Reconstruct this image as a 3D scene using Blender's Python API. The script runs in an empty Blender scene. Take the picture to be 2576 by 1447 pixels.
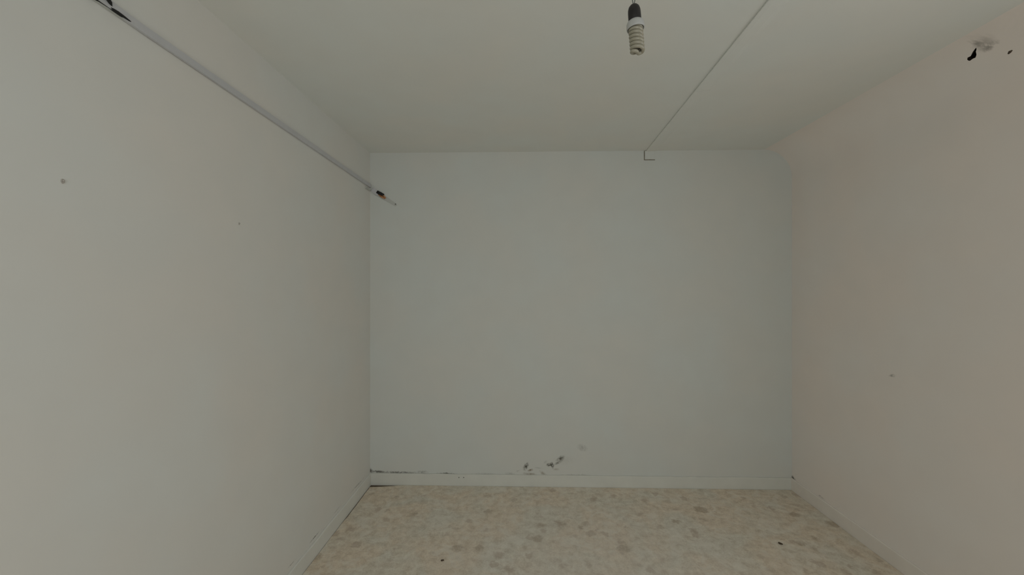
import bpy, bmesh, math, random
from mathutils import Vector, Matrix

# ------------------------------------------------------------------ camera, light, exposure
SC = bpy.context.scene
COL = SC.collection
W, HPX, FPX = 2576.0, 1447.0, 1000.0
YAW = math.radians(1.42)
EYE = 1.48
XL, XR, D, H = -1.143, 1.980, 2.967, 2.493      # inner faces: left, right, back, ceiling
YF = -1.60                                       # inner face of the wall behind the camera

cam_d = bpy.data.cameras.new('camera')
cam = bpy.data.objects.new('camera', cam_d)
COL.objects.link(cam)
cam.location = (0, 0, EYE)
cam.rotation_euler = (math.radians(90), 0, YAW)
cam_d.sensor_fit = 'HORIZONTAL'
cam_d.sensor_width = 36.0
cam_d.lens = 36.0 * FPX / W
cam_d.clip_start = 0.01
SC.camera = cam

world = bpy.data.worlds.new('overcast_sky')
SC.world = world
world.use_nodes = True
bgn = world.node_tree.nodes['Background']
bgn.inputs['Color'].default_value = (0.955, 0.985, 1.0, 1)
bgn.inputs['Strength'].default_value = 1.0

# unseen window behind the camera, plus an added right-wall one to brighten the left wall
WIN = dict(x0=-1.00, x1=1.00, z0=0.12, z1=2.20)       # behind the camera
ADDED_WIN = dict(y0=-0.95, y1=0.95, z0=0.85, z1=2.15)      # added in the right wall, out of view, for its light


def add_area_light(name, loc, rot, sx, sy, radiance):
    d = bpy.data.lights.new(name, 'AREA')
    d.shape = 'RECTANGLE'
    d.size, d.size_y = sx, sy
    d.energy = radiance * math.pi * sx * sy
    d.color = SKY
    o = bpy.data.objects.new(name, d)
    COL.objects.link(o)
    o.location = loc
    o.rotation_euler = rot
    return o


SKY = (0.955, 0.985, 1.0)
add_area_light('unseen_window_area_light', ((WIN['x0'] + WIN['x1']) / 2, YF - 0.12, (WIN['z0'] + WIN['z1']) / 2), (math.radians(90), 0, 0),
         WIN['x1'] - WIN['x0'], WIN['z1'] - WIN['z0'], 1.12)
add_area_light('unseen_window_area_light', (XR + 0.12, (ADDED_WIN['y0'] + ADDED_WIN['y1']) / 2, (ADDED_WIN['z0'] + ADDED_WIN['z1']) / 2), (math.radians(90), 0, math.radians(90)),
         ADDED_WIN['y1'] - ADDED_WIN['y0'], ADDED_WIN['z1'] - ADDED_WIN['z0'], 0.90)  # light of the added window, put in to brighten the left wall

vs = SC.view_settings
vs.view_transform = 'Standard'
vs.look = 'None'
vs.gamma = 1.0
vs.use_curve_mapping = False
vs.exposure = -0.10
try:
    SC.cycles.use_light_tree = False
    SC.cycles.max_bounces = 6
    SC.cycles.diffuse_bounces = 6
    SC.cycles.adaptive_threshold = 0.03
except Exception:
    pass

random.seed(7)


# ------------------------------------------------------------------ measuring helpers
def ray(px, py):
    v = Vector(((px - W / 2) / FPX, 1.0, (HPX / 2 - py) / FPX))
    return Matrix.Rotation(YAW, 3, 'Z') @ v


def on_axis(px, py, axis, val):
    r = ray(px, py)
    o = Vector((0, 0, EYE))
    return o + r * ((val - o[axis]) / r[axis])


def at_left(px, py, off=0.0):
    return on_axis(px, py, 0, XL + off)


def at_right(px, py, off=0.0):
    return on_axis(px, py, 0, XR - off)


CR = 0.20                                        # radius of the cove between right wall and ceiling


def at_cove(px, py):
    r = ray(px, py)
    o = Vector((0, 0, EYE))
    cx, cz = XR - CR, H - CR
    a = r.x ** 2 + r.z ** 2
    b = 2 * (r.x * (o.x - cx) + r.z * (o.z - cz))
    c = (o.x - cx) ** 2 + (o.z - cz) ** 2 - CR ** 2
    t = (-b + math.sqrt(max(0.0, b * b - 4 * a * c))) / (2 * a)
    return o + r * t


def at_back(px, py, off=0.0):
    return on_axis(px, py, 1, D - off)


def at_ceil(px, py, off=0.0):
    return on_axis(px, py, 2, H - off)


def at_floor(px, py, off=0.0):
    return on_axis(px, py, 2, off)


# ------------------------------------------------------------------ mesh helpers
def obj(name, bm, mats, parent=None, smooth=False):
    me = bpy.data.meshes.new(name)
    bmesh.ops.recalc_face_normals(bm, faces=bm.faces[:])
    bm.to_mesh(me)
    bm.free()
    for m in (mats if isinstance(mats, (list, tuple)) else [mats]):
        me.materials.append(m)
    if smooth:
        for p in me.polygons:
            p.use_smooth = True
    o = bpy.data.objects.new(name, me)
    COL.objects.link(o)
    o.parent = parent
    return o


def struct(name, bm, mats, parent=None, smooth=False, label=None):
    o = obj(name, bm, mats, parent, smooth)
    if parent is None:
        o['kind'] = 'structure'
        if label:
            o['label'] = label
    return o


def thing(name, label, cat, loc, group=None):
    o = bpy.data.objects.new(name, None)
    o.empty_display_size = 0.05
    COL.objects.link(o)
    o.location = loc
    tag(o, label, cat, group)
    return o


def tag(o, label, cat, group=None):
    o['label'] = label
    o['category'] = cat
    if group:
        o['group'] = group
    return o


def add_box(bm, x0, x1, y0, y1, z0, z1):
    v = [bm.verts.new(p) for p in ((x0, y0, z0), (x1, y0, z0), (x1, y1, z0), (x0, y1, z0),
                                   (x0, y0, z1), (x1, y0, z1), (x1, y1, z1), (x0, y1, z1))]
    for f in ((0, 3, 2, 1), (4, 5, 6, 7), (0, 1, 5, 4), (1, 2, 6, 5), (2, 3, 7, 6), (3, 0, 4, 7)):
        bm.faces.new([v[i] for i in f])


def box(x0, x1, y0, y1, z0, z1):
    bm = bmesh.new()
    add_box(bm, x0, x1, y0, y1, z0, z1)
    return bm


def add_loft(bm, rings, closed=True, caps=True):
    """rings: list of lists of points, joined one to the next"""
    vr = [[bm.verts.new(p) for p in r] for r in rings]
    n = len(vr[0])
    for a, b in zip(vr, vr[1:]):
        for i in range(n if closed else n - 1):
            j = (i + 1) % n
            bm.faces.new((a[i], a[j], b[j], b[i]))
    if caps:
        bm.faces.new(vr[0][::-1])
        bm.faces.new(vr[-1])


def add_tube(bm, pts, rad, n=8):
    pts = [Vector(p) for p in pts]
    rads = rad if isinstance(rad, (list, tuple)) else [rad] * len(pts)
    rings = []
    up = Vector((0.13, 0.31, 0.94)).normalized()
    prev = None
    for i, p in enumerate(pts):
        t = (pts[min(i + 1, len(pts) - 1)] - pts[max(i - 1, 0)]).normalized()
        if prev is None:
            a = t.cross(up)
            if a.length < 1e-4:
                a = t.cross(Vector((1, 0, 0)))
            a.normalize()
        else:
            a = (prev - t * prev.dot(t)).normalized()
        prev = a
        b = t.cross(a)
        rings.append([p + (a * math.cos(2 * math.pi * k / n) + b * math.sin(2 * math.pi * k / n)) * rads[i]
                      for k in range(n)])
    add_loft(bm, rings)


def add_lathe(bm, prof, n=28, at=(0, 0, 0)):
    """prof: list of (radius, z), radius > 0"""
    at = Vector(at)
    add_loft(bm, [[at + Vector((r * math.cos(2 * math.pi * k / n), r * math.sin(2 * math.pi * k / n), z))
                   for k in range(n)] for r, z in prof])


# ------------------------------------------------------------------ materials
class NT:
    def __init__(self, name):
        self.m = bpy.data.materials.new(name)
        self.m.use_nodes = True
        self.t = self.m.node_tree
        self.b = self.t.nodes['Principled BSDF']

    def n(self, kind, **kw):
        x = self.t.nodes.new(kind)
        for k, v in kw.items():
            setattr(x, k, v)
        return x

    def l(self, a, b):
        self.t.links.new(a, b)

    def math(self, op, a, b=None, c=None, clamp=False):
        x = self.n('ShaderNodeMath', operation=op, use_clamp=clamp)
        for i, v in enumerate((a, b, c)):
            if v is None:
                continue
            if isinstance(v, (int, float)):
                x.inputs[i].default_value = v
            else:
                self.l(v, x.inputs[i])
        return x.outputs[0]

    def noise(self, vec, scale, detail=2.0, rough=0.5, dist=0.0):
        x = self.n('ShaderNodeTexNoise')
        x.inputs['Scale'].default_value = scale
        x.inputs['Detail'].default_value = detail
        x.inputs['Roughness'].default_value = rough
        x.inputs['Distortion'].default_value = dist
        if vec is not None:
            self.l(vec, x.inputs['Vector'])
        return x

    def rng(self, v, a, b, c=0.0, d=1.0, smooth=False):
        x = self.n('ShaderNodeMapRange', clamp=True)
        if smooth:
            x.interpolation_type = 'SMOOTHSTEP'
        self.l(v, x.inputs['Value'])
        for k, q in (('From Min', a), ('From Max', b), ('To Min', c), ('To Max', d)):
            x.inputs[k].default_value = q
        return x.outputs['Result']

    def mix(self, fac, a, b, blend='MIX'):
        x = self.n('ShaderNodeMix', data_type='RGBA', blend_type=blend)
        if isinstance(fac, (int, float)):
            x.inputs[0].default_value = fac
        else:
            self.l(fac, x.inputs[0])
        for i, v in ((6, a), (7, b)):
            if isinstance(v, tuple):
                x.inputs[i].default_value = (v[0], v[1], v[2], 1)
            else:
                self.l(v, x.inputs[i])
        return x.outputs[2]

    def bump(self, h, strength, dist=0.002):
        x = self.n('ShaderNodeBump')
        x.inputs['Strength'].default_value = strength
        x.inputs['Distance'].default_value = dist
        self.l(h, x.inputs['Height'])
        self.l(x.outputs[0], self.b.inputs['Normal'])

    def pos(self):
        return self.n('ShaderNodeNewGeometry').outputs['Position']

    def plane_uv(self, axis):
        s = self.n('ShaderNodeSeparateXYZ')
        self.l(self.pos(), s.inputs[0])
        c = self.n('ShaderNodeCombineXYZ')
        ia, ib = {0: (1, 2), 1: (0, 2), 2: (0, 1)}[axis]
        self.l(s.outputs[ia], c.inputs[0])
        self.l(s.outputs[ib], c.inputs[1])
        return c.outputs[0]


def plain(name, col, rough=0.6, grain=0.06, scale=60, metallic=0.0, bump=0.0, spec=0.4):
    q = NT(name)
    nz = q.noise(q.pos(), scale, 3)
    f = q.rng(nz.outputs[0], 0.3, 0.7)
    lo_ = tuple(c * (1 - grain) for c in col)
    hi_ = tuple(min(1, c * (1 + grain)) for c in col)
    q.l(q.mix(f, lo_, hi_), q.b.inputs['Base Color'])
    q.b.inputs['Roughness'].default_value = rough
    q.b.inputs['Metallic'].default_value = metallic
    q.b.inputs['Specular IOR Level'].default_value = spec
    if bump:
        q.bump(nz.outputs[0], bump)
    return q.m


def plaster(name, axis, tone, stains=()):
    """painted plaster with faint blotches, roller grain, and dirt marks.
    stains: (u0, v0, u1, v1, half width, strength, softness, colour)"""
    q = NT(name)
    uv = q.plane_uv(axis)
    big = q.noise(uv, 1.7, 2, 0.5, 0.0)
    mid = q.noise(uv, 6.0, 1, 0.5)
    f = q.rng(big.outputs[0], 0.35, 0.65, smooth=True)
    warm = tuple(t * k for t, k in zip(tone, (1.012, 0.992, 0.980)))
    cool = tuple(t * k for t, k in zip(tone, (0.986, 1.006, 1.018)))
    col = q.mix(f, warm, cool)
    f2 = q.rng(mid.outputs[0], 0.3, 0.7)
    col = q.mix(q.math('MULTIPLY', f2, 0.5), col, tuple(t * 0.965 for t in tone))
    if stains:
        dn = q.noise(uv, 55, 3, 0.6)
        sub = q.n('ShaderNodeVectorMath', operation='SUBTRACT')
        q.l(dn.outputs['Color'], sub.inputs[0])
        sub.inputs[1].default_value = (0.5, 0.5, 0.5)
        sc = q.n('ShaderNodeVectorMath', operation='SCALE')
        q.l(sub.outputs[0], sc.inputs[0])
        sc.inputs['Scale'].default_value = 0.022
        add = q.n('ShaderNodeVectorMath', operation='ADD')
        q.l(uv, add.inputs[0])
        q.l(sc.outputs[0], add.inputs[1])
        brk = q.rng(q.noise(uv, 60, 4, 0.7).outputs[0], 0.34, 0.52)
        for (u0, v0, u1, v1, hw, st, soft, scol) in stains:
            mp = q.n('ShaderNodeMapping', vector_type='TEXTURE')
            ln = math.hypot(u1 - u0, v1 - v0) / 2 + hw
            mp.inputs['Location'].default_value = ((u0 + u1) / 2, (v0 + v1) / 2, 0)
            mp.inputs['Rotation'].default_value = (0, 0, math.atan2(v1 - v0, u1 - u0))
            mp.inputs['Scale'].default_value = (ln, hw, 1)
            q.l(add.outputs[0] if hw > 0.004 else uv, mp.inputs['Vector'])
            le = q.n('ShaderNodeVectorMath', operation='LENGTH')
            q.l(mp.outputs[0], le.inputs[0])
            k = q.rng(le.outputs['Value'], 1.0, 1.0 - soft)
            k = q.math('MULTIPLY', k, st)
            k = q.math('MULTIPLY', k, brk)
            col = q.mix(k, col, scol)
    q.l(col, q.b.inputs['Base Color'])
    q.b.inputs['Roughness'].default_value = 0.75
    q.b.inputs['Specular IOR Level'].default_value = 0.25
    return q.m


DIRT = (0.10, 0.095, 0.075)
GREYD = (0.22, 0.22, 0.20)
BROWN = (0.20, 0.15, 0.08)


def stains_from(plane, items):
    """(px0, py0, px1, py1, half width in metres, strength, softness, colour)"""
    fn, (a, b) = {'left': (at_left, (1, 2)), 'right': (at_right, (1, 2)),
                  'cove': (at_cove, (1, 2)), 'back': (at_back, (0, 2)), 'ceil': (at_ceil, (0, 1))}[plane]
    out = []
    for (x0, y0, x1, y1, hw, st, so, c) in items:
        p, q = fn(x0, y0), fn(x1, y1)
        out.append((p[a], p[b], q[a], q[b], hw, st, so, c))
    return out


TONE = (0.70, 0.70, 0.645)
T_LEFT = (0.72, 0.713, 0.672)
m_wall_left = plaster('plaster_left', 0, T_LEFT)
m_mark_left = plaster('marked_plaster_left', 0, T_LEFT, stains_from('left', [
    (724, 1430, 744, 1407, 0.0036, 0.75, 0.7, DIRT),
    (778, 1368, 804, 1336, 0.0039, 1.0, 0.7, DIRT),
    (836, 1298, 858, 1270, 0.0036, 0.5, 0.8, GREYD),
    (880, 1242, 918, 1200, 0.0060, 0.55, 0.8, GREYD),
]))
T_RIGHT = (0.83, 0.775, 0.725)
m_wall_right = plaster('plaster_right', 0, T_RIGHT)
m_mark_right = plaster('marked_plaster_right', 0, T_RIGHT, stains_from('right', [
    (2238, 947, 2250, 945, 0.010, 0.55, 0.9, DIRT),
    (1988, 1198, 2000, 1208, 0.020, 0.95, 0.8, DIRT),
    (2005, 1216, 2020, 1224, 0.008, 0.45, 0.9, DIRT),
    (2058, 1246, 2074, 1256, 0.007, 0.55, 0.9, DIRT),
]))
m_mark_cove = plaster('marked_plaster_cove', 0, T_RIGHT, stains_from('cove', [
    (2468, 122, 2488, 98, 0.022, 0.42, 0.9, DIRT),
    (2476, 126, 2494, 112, 0.012, 0.5, 0.9, DIRT),
    (2456, 115, 2464, 108, 0.010, 0.5, 0.9, DIRT),
    (2500, 107, 2506, 104, 0.008, 0.3, 0.9, DIRT),
]))
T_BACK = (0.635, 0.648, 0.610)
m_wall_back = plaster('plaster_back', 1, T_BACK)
m_mark_back = plaster('marked_plaster_back', 1, T_BACK, stains_from('back', [
    # flaking patch above the skirting
    (1320, 1180, 1326, 1168, 0.0189, 1.0, 0.7, DIRT),
    (1330, 1184, 1338, 1183, 0.0108, 0.9, 0.7, BROWN),
    (1318, 1192, 1348, 1194, 0.0135, 0.7, 0.9, BROWN),
    (1360, 1187, 1372, 1194, 0.0135, 0.6, 0.9, BROWN),
    (1378, 1169, 1386, 1170, 0.0162, 1.0, 0.7, DIRT),
    (1388, 1166, 1390, 1175, 0.0149, 1.0, 0.6, DIRT),
    (1396, 1168, 1412, 1161, 0.0121, 0.75, 0.8, DIRT),
    (1404, 1157, 1416, 1151, 0.0203, 0.95, 0.8, DIRT),
    (1394, 1182, 1404, 1181, 0.0108, 0.5, 0.9, BROWN),
    (1345, 1177, 1362, 1178, 0.0081, 0.35, 0.9, GREYD),
    (1370, 1164, 1374, 1160, 0.0108, 0.35, 0.9, GREYD),
    (1274, 1192, 1292, 1194, 0.0162, 0.5, 0.9, GREYD),
    (1300, 1186, 1306, 1184, 0.0081, 0.35, 0.9, GREYD),
    (1460, 1125, 1470, 1129, 0.0297, 0.42, 0.9, GREYD),
    (1400, 1158, 1440, 1158, 0.0405, 0.10, 0.9, BROWN),
    # dirt along the ledge of the skirting
    (931, 1186, 970, 1188, 0.0108, 1.0, 0.8, DIRT),
    (931, 1180, 934, 1189, 0.0162, 0.9, 0.8, DIRT),
    (950, 1188, 1060, 1190, 0.0095, 0.85, 0.8, DIRT),
    (1050, 1187, 1075, 1189, 0.0135, 0.7, 0.9, GREYD),
    (1095, 1191, 1150, 1192, 0.0081, 0.9, 0.8, DIRT),
    (1180, 1193, 1260, 1193, 0.0108, 0.45, 0.9, GREYD),
    (1400, 1195, 1510, 1197, 0.0081, 0.5, 0.9, GREYD),
    (1745, 1205, 1770, 1207, 0.0095, 0.6, 0.9, DIRT),
]))
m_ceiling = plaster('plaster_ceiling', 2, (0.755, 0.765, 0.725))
m_trim = plaster('plaster_trim', 1, TONE)
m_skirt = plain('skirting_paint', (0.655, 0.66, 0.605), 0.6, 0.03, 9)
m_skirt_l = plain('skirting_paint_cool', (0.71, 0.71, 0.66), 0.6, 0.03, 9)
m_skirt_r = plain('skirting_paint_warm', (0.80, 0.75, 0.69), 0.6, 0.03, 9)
m_pvc = plain('white_pvc', (0.545, 0.548, 0.56), 0.45, 0.02, 20)
m_pvc_base = plain('grey_pvc', (0.50, 0.51, 0.48), 0.5, 0.03, 20)
m_black = plain('black_rubber', (0.010, 0.010, 0.010), 0.6, 0.2, 80)
m_socket = plain('black_bakelite', (0.014, 0.012, 0.012), 0.45, 0.25, 120)
m_copper = plain('copper_strand', (0.55, 0.25, 0.10), 0.4, 0.15, 200, metallic=0.6)
m_screw = plain('dull_steel', (0.16, 0.16, 0.14), 0.5, 0.1, 200, metallic=0.4)
m_slab = plain('old_glue_screed', (0.13, 0.10, 0.07), 0.9, 0.25, 30, bump=0.2)
m_hole = plain('cavity_dirt_and_shade', (0.022, 0.015, 0.008), 0.95, 0.3, 90)  # cavity dirt, darkened to paint in the shade of a deep hole
m_edge_shade = plain('painted_edge_shade', (0.24, 0.21, 0.16), 0.9, 0.3, 40)
m_scrape = plain('scraped_plaster', (0.15, 0.12, 0.09), 0.95, 0.3, 90)
m_crumb = plain('dark_crumb', (0.07, 0.05, 0.03), 0.9, 0.3, 300)
m_plug = plain('grey_wall_plug', (0.42, 0.39, 0.35), 0.7, 0.2, 300)
m_frame = plain('window_frame_paint', (0.75, 0.75, 0.72), 0.4, 0.02, 30)
m_wire = plain('grey_flex', (0.10, 0.115, 0.11), 0.5, 0.1, 200)
m_ballast = plain('lamp_white_plastic', (0.43, 0.435, 0.42), 0.4, 0.02, 60)
m_tube = plain('lamp_phosphor_glass', (0.315, 0.295, 0.225), 0.15, 0.04, 90, spec=0.6)


def floor_material():
    q = NT('mottled_vinyl')
    uv = q.plane_uv(2)
    n1 = q.noise(uv, 24, 4, 0.62, 0.3)
    n2 = q.noise(uv, 3.2, 3, 0.5, 0.5)
    n3 = q.noise(uv, 110, 3, 0.6)
    n4 = q.noise(uv, 9, 3, 0.55, 1.2)
    g1 = q.math('ADD', q.math('MULTIPLY', n1.outputs[0], 0.62), q.math('MULTIPLY', n3.outputs[0], 0.38))
    a = q.mix(q.rng(g1, 0.34, 0.66), (0.55, 0.475, 0.375), (0.83, 0.77, 0.665))
    pink = q.mix(q.rng(n2.outputs[0], 0.42, 0.62), (1.04, 0.97, 0.90), (0.97, 1.01, 1.02))
    a = q.mix(0.75, a, pink, 'MULTIPLY')
    a = q.mix(q.math('MULTIPLY', q.rng(n4.outputs[0], 0.5, 0.64), 0.45), a, (0.82, 0.78, 0.69))
    # leaf-like darker blotches of the printed pattern
    dn = q.noise(uv, 34, 3, 0.65)
    wob = q.n('ShaderNodeVectorMath', operation='MULTIPLY_ADD')
    q.l(dn.outputs['Color'], wob.inputs[0])
    wob.inputs[1].default_value = (0.075, 0.075, 0)
    q.l(uv, wob.inputs[2])
    for scale, thr, st, col in ((6.5, 0.21, 0.75, (0.36, 0.27, 0.175)), (11.0, 0.25, 0.68, (0.45, 0.35, 0.26))):
        vo = q.n('ShaderNodeTexVoronoi', feature='F1')
        vo.inputs['Scale'].default_value = scale
        vo.inputs['Randomness'].default_value = 1.0
        q.l(wob.outputs[0], vo.inputs['Vector'])
        sep = q.n('ShaderNodeSeparateColor')
        q.l(vo.outputs['Color'], sep.inputs[0])
        size = q.math('MULTIPLY', sep.outputs[0], thr * 1.5)
        k = q.math('SUBTRACT', size, vo.outputs['Distance'])
        k = q.rng(k, -0.02, 0.11)
        k = q.math('MULTIPLY', k, q.rng(n3.outputs[0], 0.35, 0.6, 0.45, 1.0))
        a = q.mix(q.math('MULTIPLY', k, st), a, col)
    # grey sheen painted into the colour in the middle of the room
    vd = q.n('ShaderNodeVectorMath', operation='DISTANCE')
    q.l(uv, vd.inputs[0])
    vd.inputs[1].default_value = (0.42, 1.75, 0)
    painted_sheen = q.rng(q.math('ADD', vd.outputs['Value'], q.math('MULTIPLY', n2.outputs[0], 0.6)), 1.45, 0.55)
    a = q.mix(q.math('MULTIPLY', painted_sheen, 0.28), a, (0.74, 0.73, 0.70))
    # pale veins
    vein = q.noise(uv, 11, 3, 0.6, 1.5)
    v = q.math('ABSOLUTE', q.math('SUBTRACT', vein.outputs[0], 0.5))
    v = q.rng(v, 0.018, 0.0)
    a = q.mix(q.math('MULTIPLY', v, 0.28), a, (0.80, 0.75, 0.65))
    q.l(a, q.b.inputs['Base Color'])
    q.b.inputs['Roughness'].default_value = 0.50
    q.b.inputs['Specular IOR Level'].default_value = 0.4
    q.bump(n1.outputs[0], 0.25, 0.002)
    return q.m


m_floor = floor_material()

# ------------------------------------------------------------------ room shell
T = 0.14
BH_ = 0.05


def mark_zone(o, axis, val, zones, slot):
    """cut the face at val along the zone outlines and give the zones the marked plaster of the same tone"""
    bm = bmesh.new()
    bm.from_mesh(o.data)
    ia, ib = {0: (1, 2), 1: (0, 2)}[axis]
    for (a0, b0, a1, b1) in zones:
        for i, c in ((ia, a0), (ia, a1), (ib, b0), (ib, b1)):
            co, no = Vector((0, 0, 0)), Vector((0, 0, 0))
            co[i], no[i] = c, 1.0
            bmesh.ops.bisect_plane(bm, geom=bm.verts[:] + bm.edges[:] + bm.faces[:], plane_co=co, plane_no=no)
    for f in bm.faces:
        if f.material_index != 0:
            continue
        c = f.calc_center_median()
        if abs(c[axis] - val) < 1e-4 and any(a0 < c[ia] < a1 and b0 < c[ib] < b1 for (a0, b0, a1, b1) in zones):
            f.material_index = slot
    bm.to_mesh(o.data)
    bm.free()


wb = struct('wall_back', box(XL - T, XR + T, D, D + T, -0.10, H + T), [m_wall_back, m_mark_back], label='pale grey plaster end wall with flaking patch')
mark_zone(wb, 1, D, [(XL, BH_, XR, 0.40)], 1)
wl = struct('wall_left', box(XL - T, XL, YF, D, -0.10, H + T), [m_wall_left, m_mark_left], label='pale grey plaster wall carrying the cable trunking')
mark_zone(wl, 0, XL, [(1.4, BH_, D, 0.25)], 1)
struct('ceiling', box(XL, XR, YF, D, H, H + T), m_ceiling, label='pale grey plaster ceiling')

# outlines of the hole knocked in the plaster of the cove
hole_px = [(2433, 150), (2434, 145), (2442, 141), (2447, 131), (2452, 124), (2456, 119.5), (2456.5, 124),
           (2455, 130), (2456.5, 138), (2454, 145), (2447, 148), (2440, 153), (2436, 152.5)]
spot_px = [(2534, 136), (2537, 129), (2545, 125.5), (2548, 126.5), (2544, 132), (2538, 136.5)]


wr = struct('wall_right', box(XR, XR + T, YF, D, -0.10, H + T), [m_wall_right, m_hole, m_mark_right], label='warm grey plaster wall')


def carve(target, cut):
    md = target.modifiers.new('carve', 'BOOLEAN')
    md.operation = 'DIFFERENCE'
    md.solver = 'EXACT'
    md.object = cut
    try:
        md.material_mode = 'TRANSFER'
    except Exception:
        pass
    bpy.context.view_layer.update()
    dg = bpy.context.evaluated_depsgraph_get()
    new = bpy.data.meshes.new_from_object(target.evaluated_get(dg), depsgraph=dg)
    target.modifiers.remove(md)
    target.data = new
    bpy.data.objects.remove(cut)


cut = obj('cut_c', box(XR - 0.05, XR + T + 0.05, ADDED_WIN['y0'], ADDED_WIN['y1'], ADDED_WIN['z0'], ADDED_WIN['z1']), m_wall_right)
carve(wr, cut)
bm = bmesh.new()
fw = 0.05
add_box(bm, XR + 0.04, XR + 0.10, ADDED_WIN['y0'], ADDED_WIN['y0'] + fw, ADDED_WIN['z0'], ADDED_WIN['z1'])
add_box(bm, XR + 0.04, XR + 0.10, ADDED_WIN['y1'] - fw, ADDED_WIN['y1'], ADDED_WIN['z0'], ADDED_WIN['z1'])
add_box(bm, XR + 0.04, XR + 0.10, ADDED_WIN['y0'] + fw, ADDED_WIN['y1'] - fw, ADDED_WIN['z0'], ADDED_WIN['z0'] + fw)
add_box(bm, XR + 0.04, XR + 0.10, ADDED_WIN['y0'] + fw, ADDED_WIN['y1'] - fw, ADDED_WIN['z1'] - fw, ADDED_WIN['z1'])
struct('added_window', bm, m_frame, label='white frame of the added window beside the camera')

mark_zone(wr, 0, XR, [(2.0, 0.05, D, 0.30), (1.9, 1.0, 2.3, 1.3)], 2)
# wall behind the camera, with the opening that lights the room
bm = bmesh.new()
x0, x1, z0, z1 = WIN['x0'], WIN['x1'], WIN['z0'], WIN['z1']
add_box(bm, XL - T, x0, YF - T, YF, -0.10, H + T)
add_box(bm, x1, XR + T, YF - T, YF, -0.10, H + T)
add_box(bm, x0, x1, YF - T, YF, z1, H + T)
add_box(bm, x0, x1, YF - T, YF, -0.10, z0)
struct('wall_front', bm, m_wall_back, label='plaster wall with the unseen balcony window')
bm = bmesh.new()
fw = 0.05
add_box(bm, x0, x0 + fw, YF - 0.10, YF - 0.04, z0, z1)
add_box(bm, x1 - fw, x1, YF - 0.10, YF - 0.04, z0, z1)
add_box(bm, x0 + fw, x1 - fw, YF - 0.10, YF - 0.04, z0, z0 + fw)
add_box(bm, x0 + fw, x1 - fw, YF - 0.10, YF - 0.04, z1 - fw, z1)
xm = (x0 + x1) / 2
add_box(bm, xm - 0.03, xm + 0.03, YF - 0.10, YF - 0.04, z0 + fw, z1 - fw)
struct('window_1', bm, m_frame, label='unseen white framed balcony window')


# soft plaster fillets where the surfaces meet
def cove(name, corner, da, db, axis_dir, length, r, mat, n=24):
    """concave fillet: corner point, unit vectors along the two surfaces, extruded along axis_dir"""
    corner, da, db, ax = Vector(corner), Vector(da), Vector(db), Vector(axis_dir)
    c = corner + da * r + db * r
    arc = [c - da * r * math.sin(t) - db * r * math.cos(t) for t in [math.pi / 2 * k / n for k in range(n + 1)]]
    prof = [corner] + arc
    bm = bmesh.new()
    add_loft(bm, [prof, [p + ax * length for p in prof]])
    o = struct(name, bm, mat, label='rounded plaster fillet')
    ctr = sum((v.co for v in o.data.vertices), Vector()) / len(o.data.vertices)
    for p in o.data.polygons:
        nd = p.normal
        p.use_smooth = len(p.vertices) == 4 and nd.dot(da) > 0.01 and nd.dot(db) > 0.01
    keyed = {}
    for p in o.data.polygons:
        for k in p.edge_keys:
            keyed.setdefault(k, []).append(p.use_smooth)
    for e in o.data.edges:
        e.use_edge_sharp = not all(keyed[tuple(sorted(e.vertices))])
    return o


tc = cove('trim_1', (XR, YF, H), (-1, 0, 0), (0, 0, -1), (0, 1, 0), D - YF, CR, m_mark_cove)
tc['label'] = 'rounded plaster cove along the ceiling with a knocked-out hole'
for px, dp, hm in ((hole_px, 0.045, m_hole), (spot_px, 0.006, m_scrape)):
    pts = [at_cove(x, y) for x, y in px]
    nv = Vector((1, 0, 1)).normalized()
    bm = bmesh.new()
    add_loft(bm, [[p - nv * 0.03 for p in pts], [p + nv * dp for p in pts]])
    tc.data.materials.append(hm)
    carve(tc, obj('cutter', bm, hm))

# ------------------------------------------------------------------ floor
fl = struct('floor', box(XL, XR, YF, D, -0.10, -0.004), m_slab, label='floor with mottled beige vinyl sheet')
random.seed(3)
BT = 0.011                                   # skirting thickness
edge = []
n = 90
for i in range(n + 1):                       # back edge, left to right; short at the left corner
    x = XL + BT + (XR - XL - 2 * BT) * i / n
    s = x - (XL + BT)
    gap = 0.0015 + 0.0015 * random.random()
    if s < 0.24:
        gap += 0.036 * (1 - s / 0.24) ** 0.8
    edge.append((x, D - BT - gap))
m_ = 60
right = [(XR - BT - 0.001 - 0.0015 * random.random(), D - BT - 0.004 - (D - YF - 0.01) * i / m_) for i in range(1, m_ + 1)]
left = [(XL + BT + 0.001 + 0.003 * random.random() + (0.004 if i > m_ - 6 else 0), YF + 0.004 + (D - BT - 0.04 - YF) * i / m_)
        for i in range(0, m_ + 1)]
poly = edge + right + left
bm = bmesh.new()
add_loft(bm, [[Vector((x, y, -0.004)) for x, y in poly], [Vector((x, y, 0.0)) for x, y in poly]])
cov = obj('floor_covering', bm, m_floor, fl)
cov['label'] = 'mottled beige and pink vinyl sheet, cut short at a corner'

# ------------------------------------------------------------------ skirting
BH = 0.084


def skirting(name, p0, p1, inward, jitter, mat):
    p0, p1, nrm = Vector(p0), Vector(p1), Vector(inward)
    N = 60
    rings = []
    for i in range(N + 1):
        p = p0.lerp(p1, i / N)
        h = BH + jitter * (random.random() - 0.5)
        t = BT + jitter * 0.4 * (random.random() - 0.5)
        z = Vector((0, 0, 1))
        b = Vector((0, 0, -0.004))
        rings.append([p + b, p + b + nrm * t, p + z * (h - 0.004) + nrm * t, p + z * h + nrm * (t - 0.004), p + z * h])
    bm = bmesh.new()
    add_loft(bm, rings)
    return struct(name, bm, mat, label='low painted skirting board')


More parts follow.
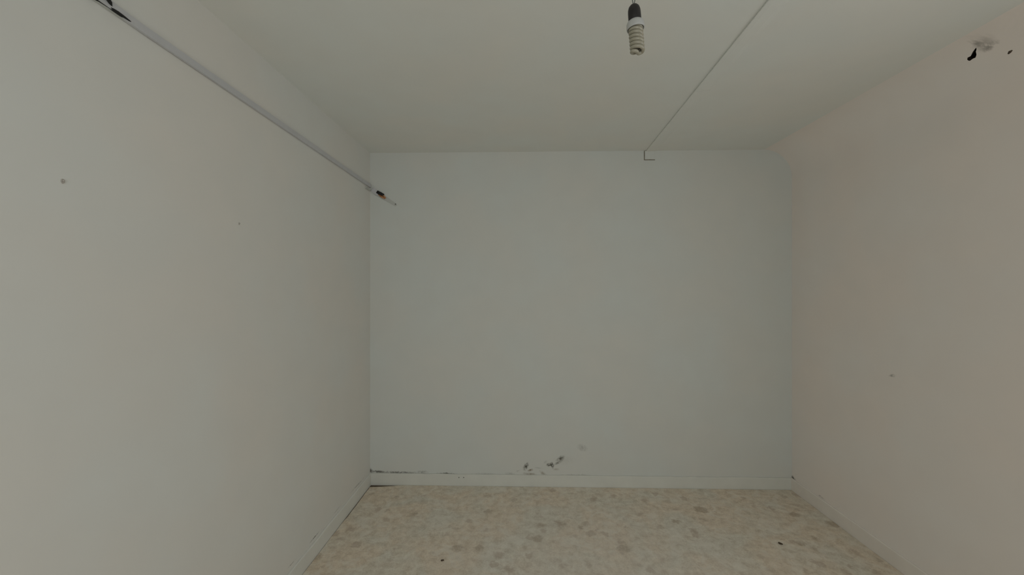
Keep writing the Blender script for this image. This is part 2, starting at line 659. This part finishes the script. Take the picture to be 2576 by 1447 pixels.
bb = skirting('baseboard_back', (XL + BT, D, 0), (XR - BT, D, 0), (0, -1, 0), 0.003, m_skirt)
for px in (1154.5, 1166.5):
    p = on_axis(px, 1201.5, 1, D - BT)
    bm = bmesh.new()
    add_loft(bm, [[p + Vector((0.0045 * math.cos(t), 0.0008 - q_, 0.0032 * math.sin(t))) for t in [2 * math.pi * k / 10 for k in range(10)]] for q_ in (0.0, 0.0024)])
    obj('nail_head', bm, m_screw, bb)
skirting('baseboard_left', (XL, YF, 0), (XL, D, 0), (1, 0, 0), 0.003, m_skirt_l)
skirting('baseboard_right', (XR, YF, 0), (XR, D, 0), (-1, 0, 0), 0.002, m_skirt_r)

# ------------------------------------------------------------------ cable trunking on the left wall
PR, TH = 0.012, 0.022                        # projection from the wall, height
pb = at_left(931, 473)
pf = at_left(344, 76)
slope = (pb.z - pf.z) / (pb.y - pf.y)


def tz(y):                                   # underside of the trunking
    return pb.z + slope * (y - pb.y)


trk = thing('cable_trunking', 'narrow white plastic cable trunking fixed along a bare wall, lid sprung open at one end', 'trunking',
            (XL + 0.001, pb.y, pb.z))
# parts are modelled in place, then moved into the frame of their thing
def keep(o, parent):
    o.parent = parent
    o.data.transform(Matrix.Translation(-parent.location))
    return o


y_open = pf.y - 0.01                         # towards the camera from here the lid springs open
y_near = YF + 0.10
bm = bmesh.new()
N = 40
rings = []
for i in range(N + 1):                       # shallow U-shaped base
    y = y_near + (D - 0.002 - y_near) * i / N
    z = tz(y)
    X = XL + 0.001
    rings.append([Vector((X, y, z)), Vector((X + 0.009, y, z)), Vector((X + 0.009, y, z + 0.0015)), Vector((X + 0.002, y, z + 0.0015)),
                  Vector((X + 0.002, y, z + TH - 0.0015)), Vector((X + 0.009, y, z + TH - 0.0015)), Vector((X + 0.009, y, z + TH)), Vector((X, y, z + TH))])
add_loft(bm, rings)
keep(obj('base_channel', bm, m_pvc_base), trk)
bm = bmesh.new()
rings = []
N = 80
for i in range(N + 1):                       # lid with two short lips
    y = y_near + (D - 0.014 - y_near) * i / N
    z = tz(y)
    t = max(0.0, (y_open - y) / 0.35)
    lift = 0.020 * min(1.0, t) ** 1.3
    up = 0.012 * min(1.0, t) ** 1.1
    xo = XL + 0.009 + lift
    zb, zt = z - 0.001 + up, z + TH + 0.001 + up
    rings.append([Vector((xo - 0.006, y, zb)), Vector((xo + PR - 0.009, y, zb)), Vector((xo + PR - 0.009, y, zt)), Vector((xo - 0.006, y, zt)),
                  Vector((xo - 0.006, y, zt - 0.0012)), Vector((xo + PR - 0.0105, y, zt - 0.0012)), Vector((xo + PR - 0.0105, y, zb + 0.0012)),
                  Vector((xo - 0.006, y, zb + 0.0012))])
add_loft(bm, rings)
keep(obj('lid', bm, m_pvc), trk)


# end of the trunking: a bare tongue of the base bent round the corner onto the end wall
def tongue(p0, p1, w0, w1, off, th, round_end=True):
    a, b = at_back(*p0), at_back(*p1)
    d = (b - a).normalized()
    nn = Vector((-d.z, 0, d.x))
    pts = [a + nn * w0 / 2, a - nn * w0 / 2]
    if round_end:
        for k in range(7):
            t = -math.pi / 2 + math.pi * k / 6
            pts.append(b + (d * math.cos(t) * 0.8 + nn * math.sin(t)) * w1 / 2)
    else:
        pts += [b - nn * w1 / 2, b + nn * w1 / 2]
    bm = bmesh.new()
    add_loft(bm, [[p + Vector((0, -off, 0)) for p in pts], [p + Vector((0, -off - th, 0)) for p in pts]])
    return bm


keep(obj('corner_elbow', tongue((938, 477.2), (953, 489.0), 0.034, 0.030, 0.0, 0.013, False), m_pvc), trk)
keep(obj('end_tongue', tongue((948, 486), (995, 515.5), 0.040, 0.022, 0.0, 0.003), m_pvc_base), trk)
s = at_back(995, 514)
bm = bmesh.new()
add_loft(bm, [[s + Vector((0.005 * math.cos(k * math.pi / 5), -0.003, 0.005 * math.sin(k * math.pi / 5))) for k in range(10)],
              [s + Vector((0.0035 * math.cos(k * math.pi / 5), -0.0055, 0.0035 * math.sin(k * math.pi / 5))) for k in range(10)]])
keep(obj('screw', bm, m_screw), trk)
# small nail clip under the trunking beside the corner
c = at_left(925, 474)
bm = box(XL + 0.001, XL + 0.010, c.y - 0.05, c.y + 0.03, c.z - 0.012, c.z - 0.001)
keep(obj('clip', bm, m_pvc_base), trk)

# ------------------------------------------------------------------ black cable in the trunking
ca = at_left(287, 25, 0.012)
cab = thing('power_cable', 'black power cable spilling out of the open trunking, its bare copper end at the corner', 'cable', ca)
bm = bmesh.new()
pts = [at_left(352, 74.5, 0.006), at_left(340, 64.5, 0.008), at_left(325, 53, 0.010), at_left(308, 40.5, 0.012), at_left(296, 32, 0.013), at_left(286, 25.5, 0.013),
       at_left(275, 18.5, 0.012), at_left(262, 10.5, 0.011), at_left(250, 3.5, 0.010), at_left(238, -3, 0.010),
       at_left(220, -13, 0.010), at_left(190, -31, 0.010)]
add_tube(bm, pts, [0.0012, 0.0020, 0.0033, 0.0044, 0.0048, 0.0042, 0.0026, 0.0024, 0.0024, 0.0024, 0.0024, 0.0024], 10)
keep(obj('sheath', bm, m_black, smooth=True), cab)
bm = bmesh.new()
pts = [at_left(284, 23, 0.010), at_left(281, 15, 0.014), at_left(277, 6, 0.018), at_left(272, -2, 0.020), at_left(262, -12, 0.020), at_left(240, -26, 0.020)]
add_tube(bm, pts, [0.0012, 0.0014, 0.0046, 0.0050, 0.0046, 0.0040], 10)
keep(obj('sheath_branch', bm, m_black, smooth=True), cab)
# hidden run inside the channel, then the bare end on the end wall
bm = bmesh.new()
run = [Vector((XL + 0.0055, y_open + (D - 0.02 - y_open) * k / 12, tz(y_open + (D - 0.02 - y_open) * k / 12) + 0.010)) for k in range(13)]
add_tube(bm, run, 0.0028, 8)
keep(obj('sheath_run', bm, m_black, smooth=True), cab)
for (a, b) in (((948, 484), (963.5, 491.5)), ((949.5, 482), (966, 490))):
    bm = bmesh.new()
    add_tube(bm, [at_back(*a, 0.010), at_back((a[0] + b[0]) / 2, (a[1] + b[1]) / 2 + 0.3, 0.011), at_back(*b, 0.010)], [0.0085, 0.0085, 0.0050], 10)
    keep(obj('core', bm, m_black, smooth=True), cab)
for (a, b, r) in (((956, 492), (968, 500), 0.0065), ((963, 490.5), (971, 499), 0.0050), ((952, 489), (963, 497), 0.004)):
    bm = bmesh.new()
    add_tube(bm, [at_back(*a, 0.010), at_back((a[0] + b[0]) / 2, (a[1] + b[1]) / 2 + 0.5, 0.010), at_back(*b, 0.007)], [r, r, r * 0.5], 8)
    keep(obj('copper_wire', bm, m_copper, smooth=True), cab)

# ------------------------------------------------------------------ flat cover strip on the ceiling
e0, e1 = at_ceil(1935, 0, 0.007), at_ceil(1626, 380, 0.007)
sx = (e1.x - e0.x) / (e1.y - e0.y)
strip = thing('ceiling_cover_strip', 'flat painted cover strip running along the ceiling and turning down onto the wall', 'cover strip',
              (e1.x, D, H))


def ex(y):
    return e1.x + sx * (y - e1.y)


SW = 0.078
yj = at_ceil(1770, 226).y


def strip_len(ya, yb):
    rings = []
    for k in range(13):
        y = ya + (yb - ya) * k / 12
        x = ex(y)
        rings.append([Vector((x + 0.003, y, H)), Vector((x + 0.003, y, H - 0.0015)), Vector((x, y, H - 0.0015)), Vector((x, y, H - 0.007)),
                      Vector((x + 0.02, y, H - 0.0075)), Vector((x + SW * 0.7, y, H - 0.005)), Vector((x + SW, y, H - 0.001)), Vector((x + SW, y, H))])
    bm = bmesh.new()
    add_loft(bm, rings)
    return bm


keep(obj('strip_length', strip_len(YF + 0.01, yj - 0.001), m_ceiling), strip)
keep(obj('strip_length', strip_len(yj + 0.001, D), m_ceiling), strip)
d0, d1 = at_back(1621.5, 384), at_back(1648, 401.5)
bm = bmesh.new()
add_loft(bm, [[Vector((d0.x, D, H - 0.004)), Vector((d0.x, D - 0.010, H - 0.004)), Vector((d0.x + SW * .5, D - 0.009, H - 0.004)), Vector((d0.x + SW, D - 0.001, H - 0.004)), Vector((d0.x + SW, D, H - 0.004))],
              [Vector((d0.x, D, d1.z)), Vector((d0.x, D - 0.010, d1.z)), Vector((d0.x + SW * .5, D - 0.009, d1.z)), Vector((d0.x + SW, D - 0.001, d1.z)), Vector((d0.x + SW, D, d1.z))]])
keep(obj('strip_end', bm, m_wall_back), strip)
bm = box(d0.x - 0.005, d0.x + SW * 0.98, D - 0.0012, D - 0.0002, d1.z - 0.005, H - 0.002)  # dark plate painting the shade lines along the strip end's left and bottom edges
keep(obj('edge_shade', bm, m_edge_shade), strip)

# ------------------------------------------------------------------ bulb hanging on its flex
LD = 1.05                                    # distance of the lamp
top = Vector((0, 0, EYE)) + ray(1594, 12) * LD
lamp = thing('hanging_bulb', 'unlit spiral energy-saving bulb in a black holder hanging on its wires', 'lamp', top)
tilt = Matrix.Rotation(math.radians(-4.6), 4, 'Y')


def lamp_part(name, bm, mat, smooth=True, parent=None):
    bmesh.ops.transform(bm, matrix=tilt, verts=bm.verts[:])
    o = obj(name, bm, mat, parent or lamp, smooth)
    return o


S = LD / FPX                                 # metres per pixel at the lamp
# black holder
bm = bmesh.new()
r = 15.6 * S
add_lathe(bm, [(2.2 * S, 0.6 * S), (3.5 * S, 0), (9 * S, -2.2 * S), (13 * S, -7 * S), (15 * S, -14 * S), (r, -22 * S), (r, -40 * S), (r * 0.97, -41.5 * S), (r * 0.8, -41.5 * S)], 32)
lamp_part('lamp_holder', bm, m_socket)
# two wires going up to the ceiling
cl = H - top.z
for ph in (0, math.pi):
    bm = bmesh.new()
    pts = []
    for k in range(61):
        z = cl * k / 60
        sg = 1 if ph == 0 else -1
        sep = 0.0010 + 0.0034 * abs(math.sin(math.pi * z / 0.055)) ** 0.8
        pts.append((sg * sep, sg * 0.0012 * math.cos(math.pi * z / 0.055), z - 0.001 if k == 0 else z))
    add_tube(bm, pts, 0.0012, 8)
    obj('wire', bm, m_wire, lamp, True)
# bulb: white ballast and spiral tube
bm = bmesh.new()
add_lathe(bm, [(13 * S, -38 * S), (15 * S, -41 * S), (19 * S, -44 * S), (21.5 * S, -49 * S), (22 * S, -58 * S), (21.3 * S, -62 * S), (19.8 * S, -62.5 * S), (18.8 * S, -60 * S), (18 * S, -47 * S), (6 * S, -46 * S)], 36)
bulb = lamp_part('bulb', bm, m_ballast)
bm = bmesh.new()
R, tr = 13.6 * S, 4.5 * S
turns = 3.55
zt, zb = -53 * S, -118 * S
pts = []
NN = 150
for k in range(NN + 1):                      # up one strand, over the bottom, back down the other
    t = k / NN
    ang = t * turns * 2 * math.pi
    pts.append((R * math.cos(ang), R * math.sin(ang), zt + (zb - zt) * t))
a_end = turns * 2 * math.pi
bridge = []
for k in range(1, 12):
    u = k / 12
    x = R * math.cos(a_end) * (1 - 2 * u)
    y = R * math.sin(a_end) * (1 - 2 * u)
    sx_ = R * 0.30 * math.sin(math.pi * 2 * u)
    bridge.append((x - sx_ * math.sin(a_end), y + sx_ * math.cos(a_end), zb - 2.5 * S * math.sin(math.pi * u)))
back = [(-x, -y, z) for (x, y, z) in pts][::-1]
add_tube(bm, pts + bridge + back, tr, 12)
lamp_part('spiral_tube', bm, m_tube, True, bulb)

# ------------------------------------------------------------------ plugs in the left wall
def wall_plug(px, py, w, h, label):
    p = at_left(px, py)
    o = thing('wall_plug', label, 'wall plug', p)
    bm = bmesh.new()
    add_loft(bm, [[Vector((0.0, w * math.cos(t), h * math.sin(t))) for t in [2 * math.pi * k / 12 for k in range(12)]],
                  [Vector((0.0025, w * .9 * math.cos(t), h * .9 * math.sin(t))) for t in [2 * math.pi * k / 12 for k in range(12)]]])
    obj('plug_rim', bm, m_plug, o)
    bm = bmesh.new()
    add_tube(bm, [(0.001, 0, h * 0.2), (0.004, 0, h * 0.2), (0.005, 0, h * 0.35)], [w * .5, w * .5, w * .4], 8)
    obj('nail_stub', bm, m_plug, o)
    return o


wall_plug(157, 456, 0.0042, 0.0062, 'grey plug with nail stub in bare wall below the open end of the trunking')
wall_plug(601, 563, 0.0030, 0.0050, 'tiny grey plug in the wall below the middle of the trunking')

# ------------------------------------------------------------------ crumbs on the floor
def crumb(px, py, size, ang, label):
    p = at_floor(px, py)
    bm = bmesh.new()
    bmesh.ops.create_icosphere(bm, subdivisions=2, radius=1.0)
    for v in bm.verts:
        k = 1 + 0.25 * (random.random() - 0.5)
        v.co = Vector((v.co.x * size * k, v.co.y * size * 0.55 * k, (v.co.z + 0.8) * size * 0.28 * k))
    zmin = min(v.co.z for v in bm.verts)
    for v in bm.verts:
        v.co.z -= zmin
    o = obj('floor_crumb', bm, m_crumb)
    o.location = p
    o.rotation_euler = (0, 0, ang)
    tag(o, label, 'debris')
    return o


crumb(1113, 1411, 0.010, 0.3, 'tiny brown crumb lying on the vinyl on the trunking side of the room')
crumb(1963, 1369, 0.013, 2.4, 'elongated dark crumb lying on the vinyl on the side of the wall hole')
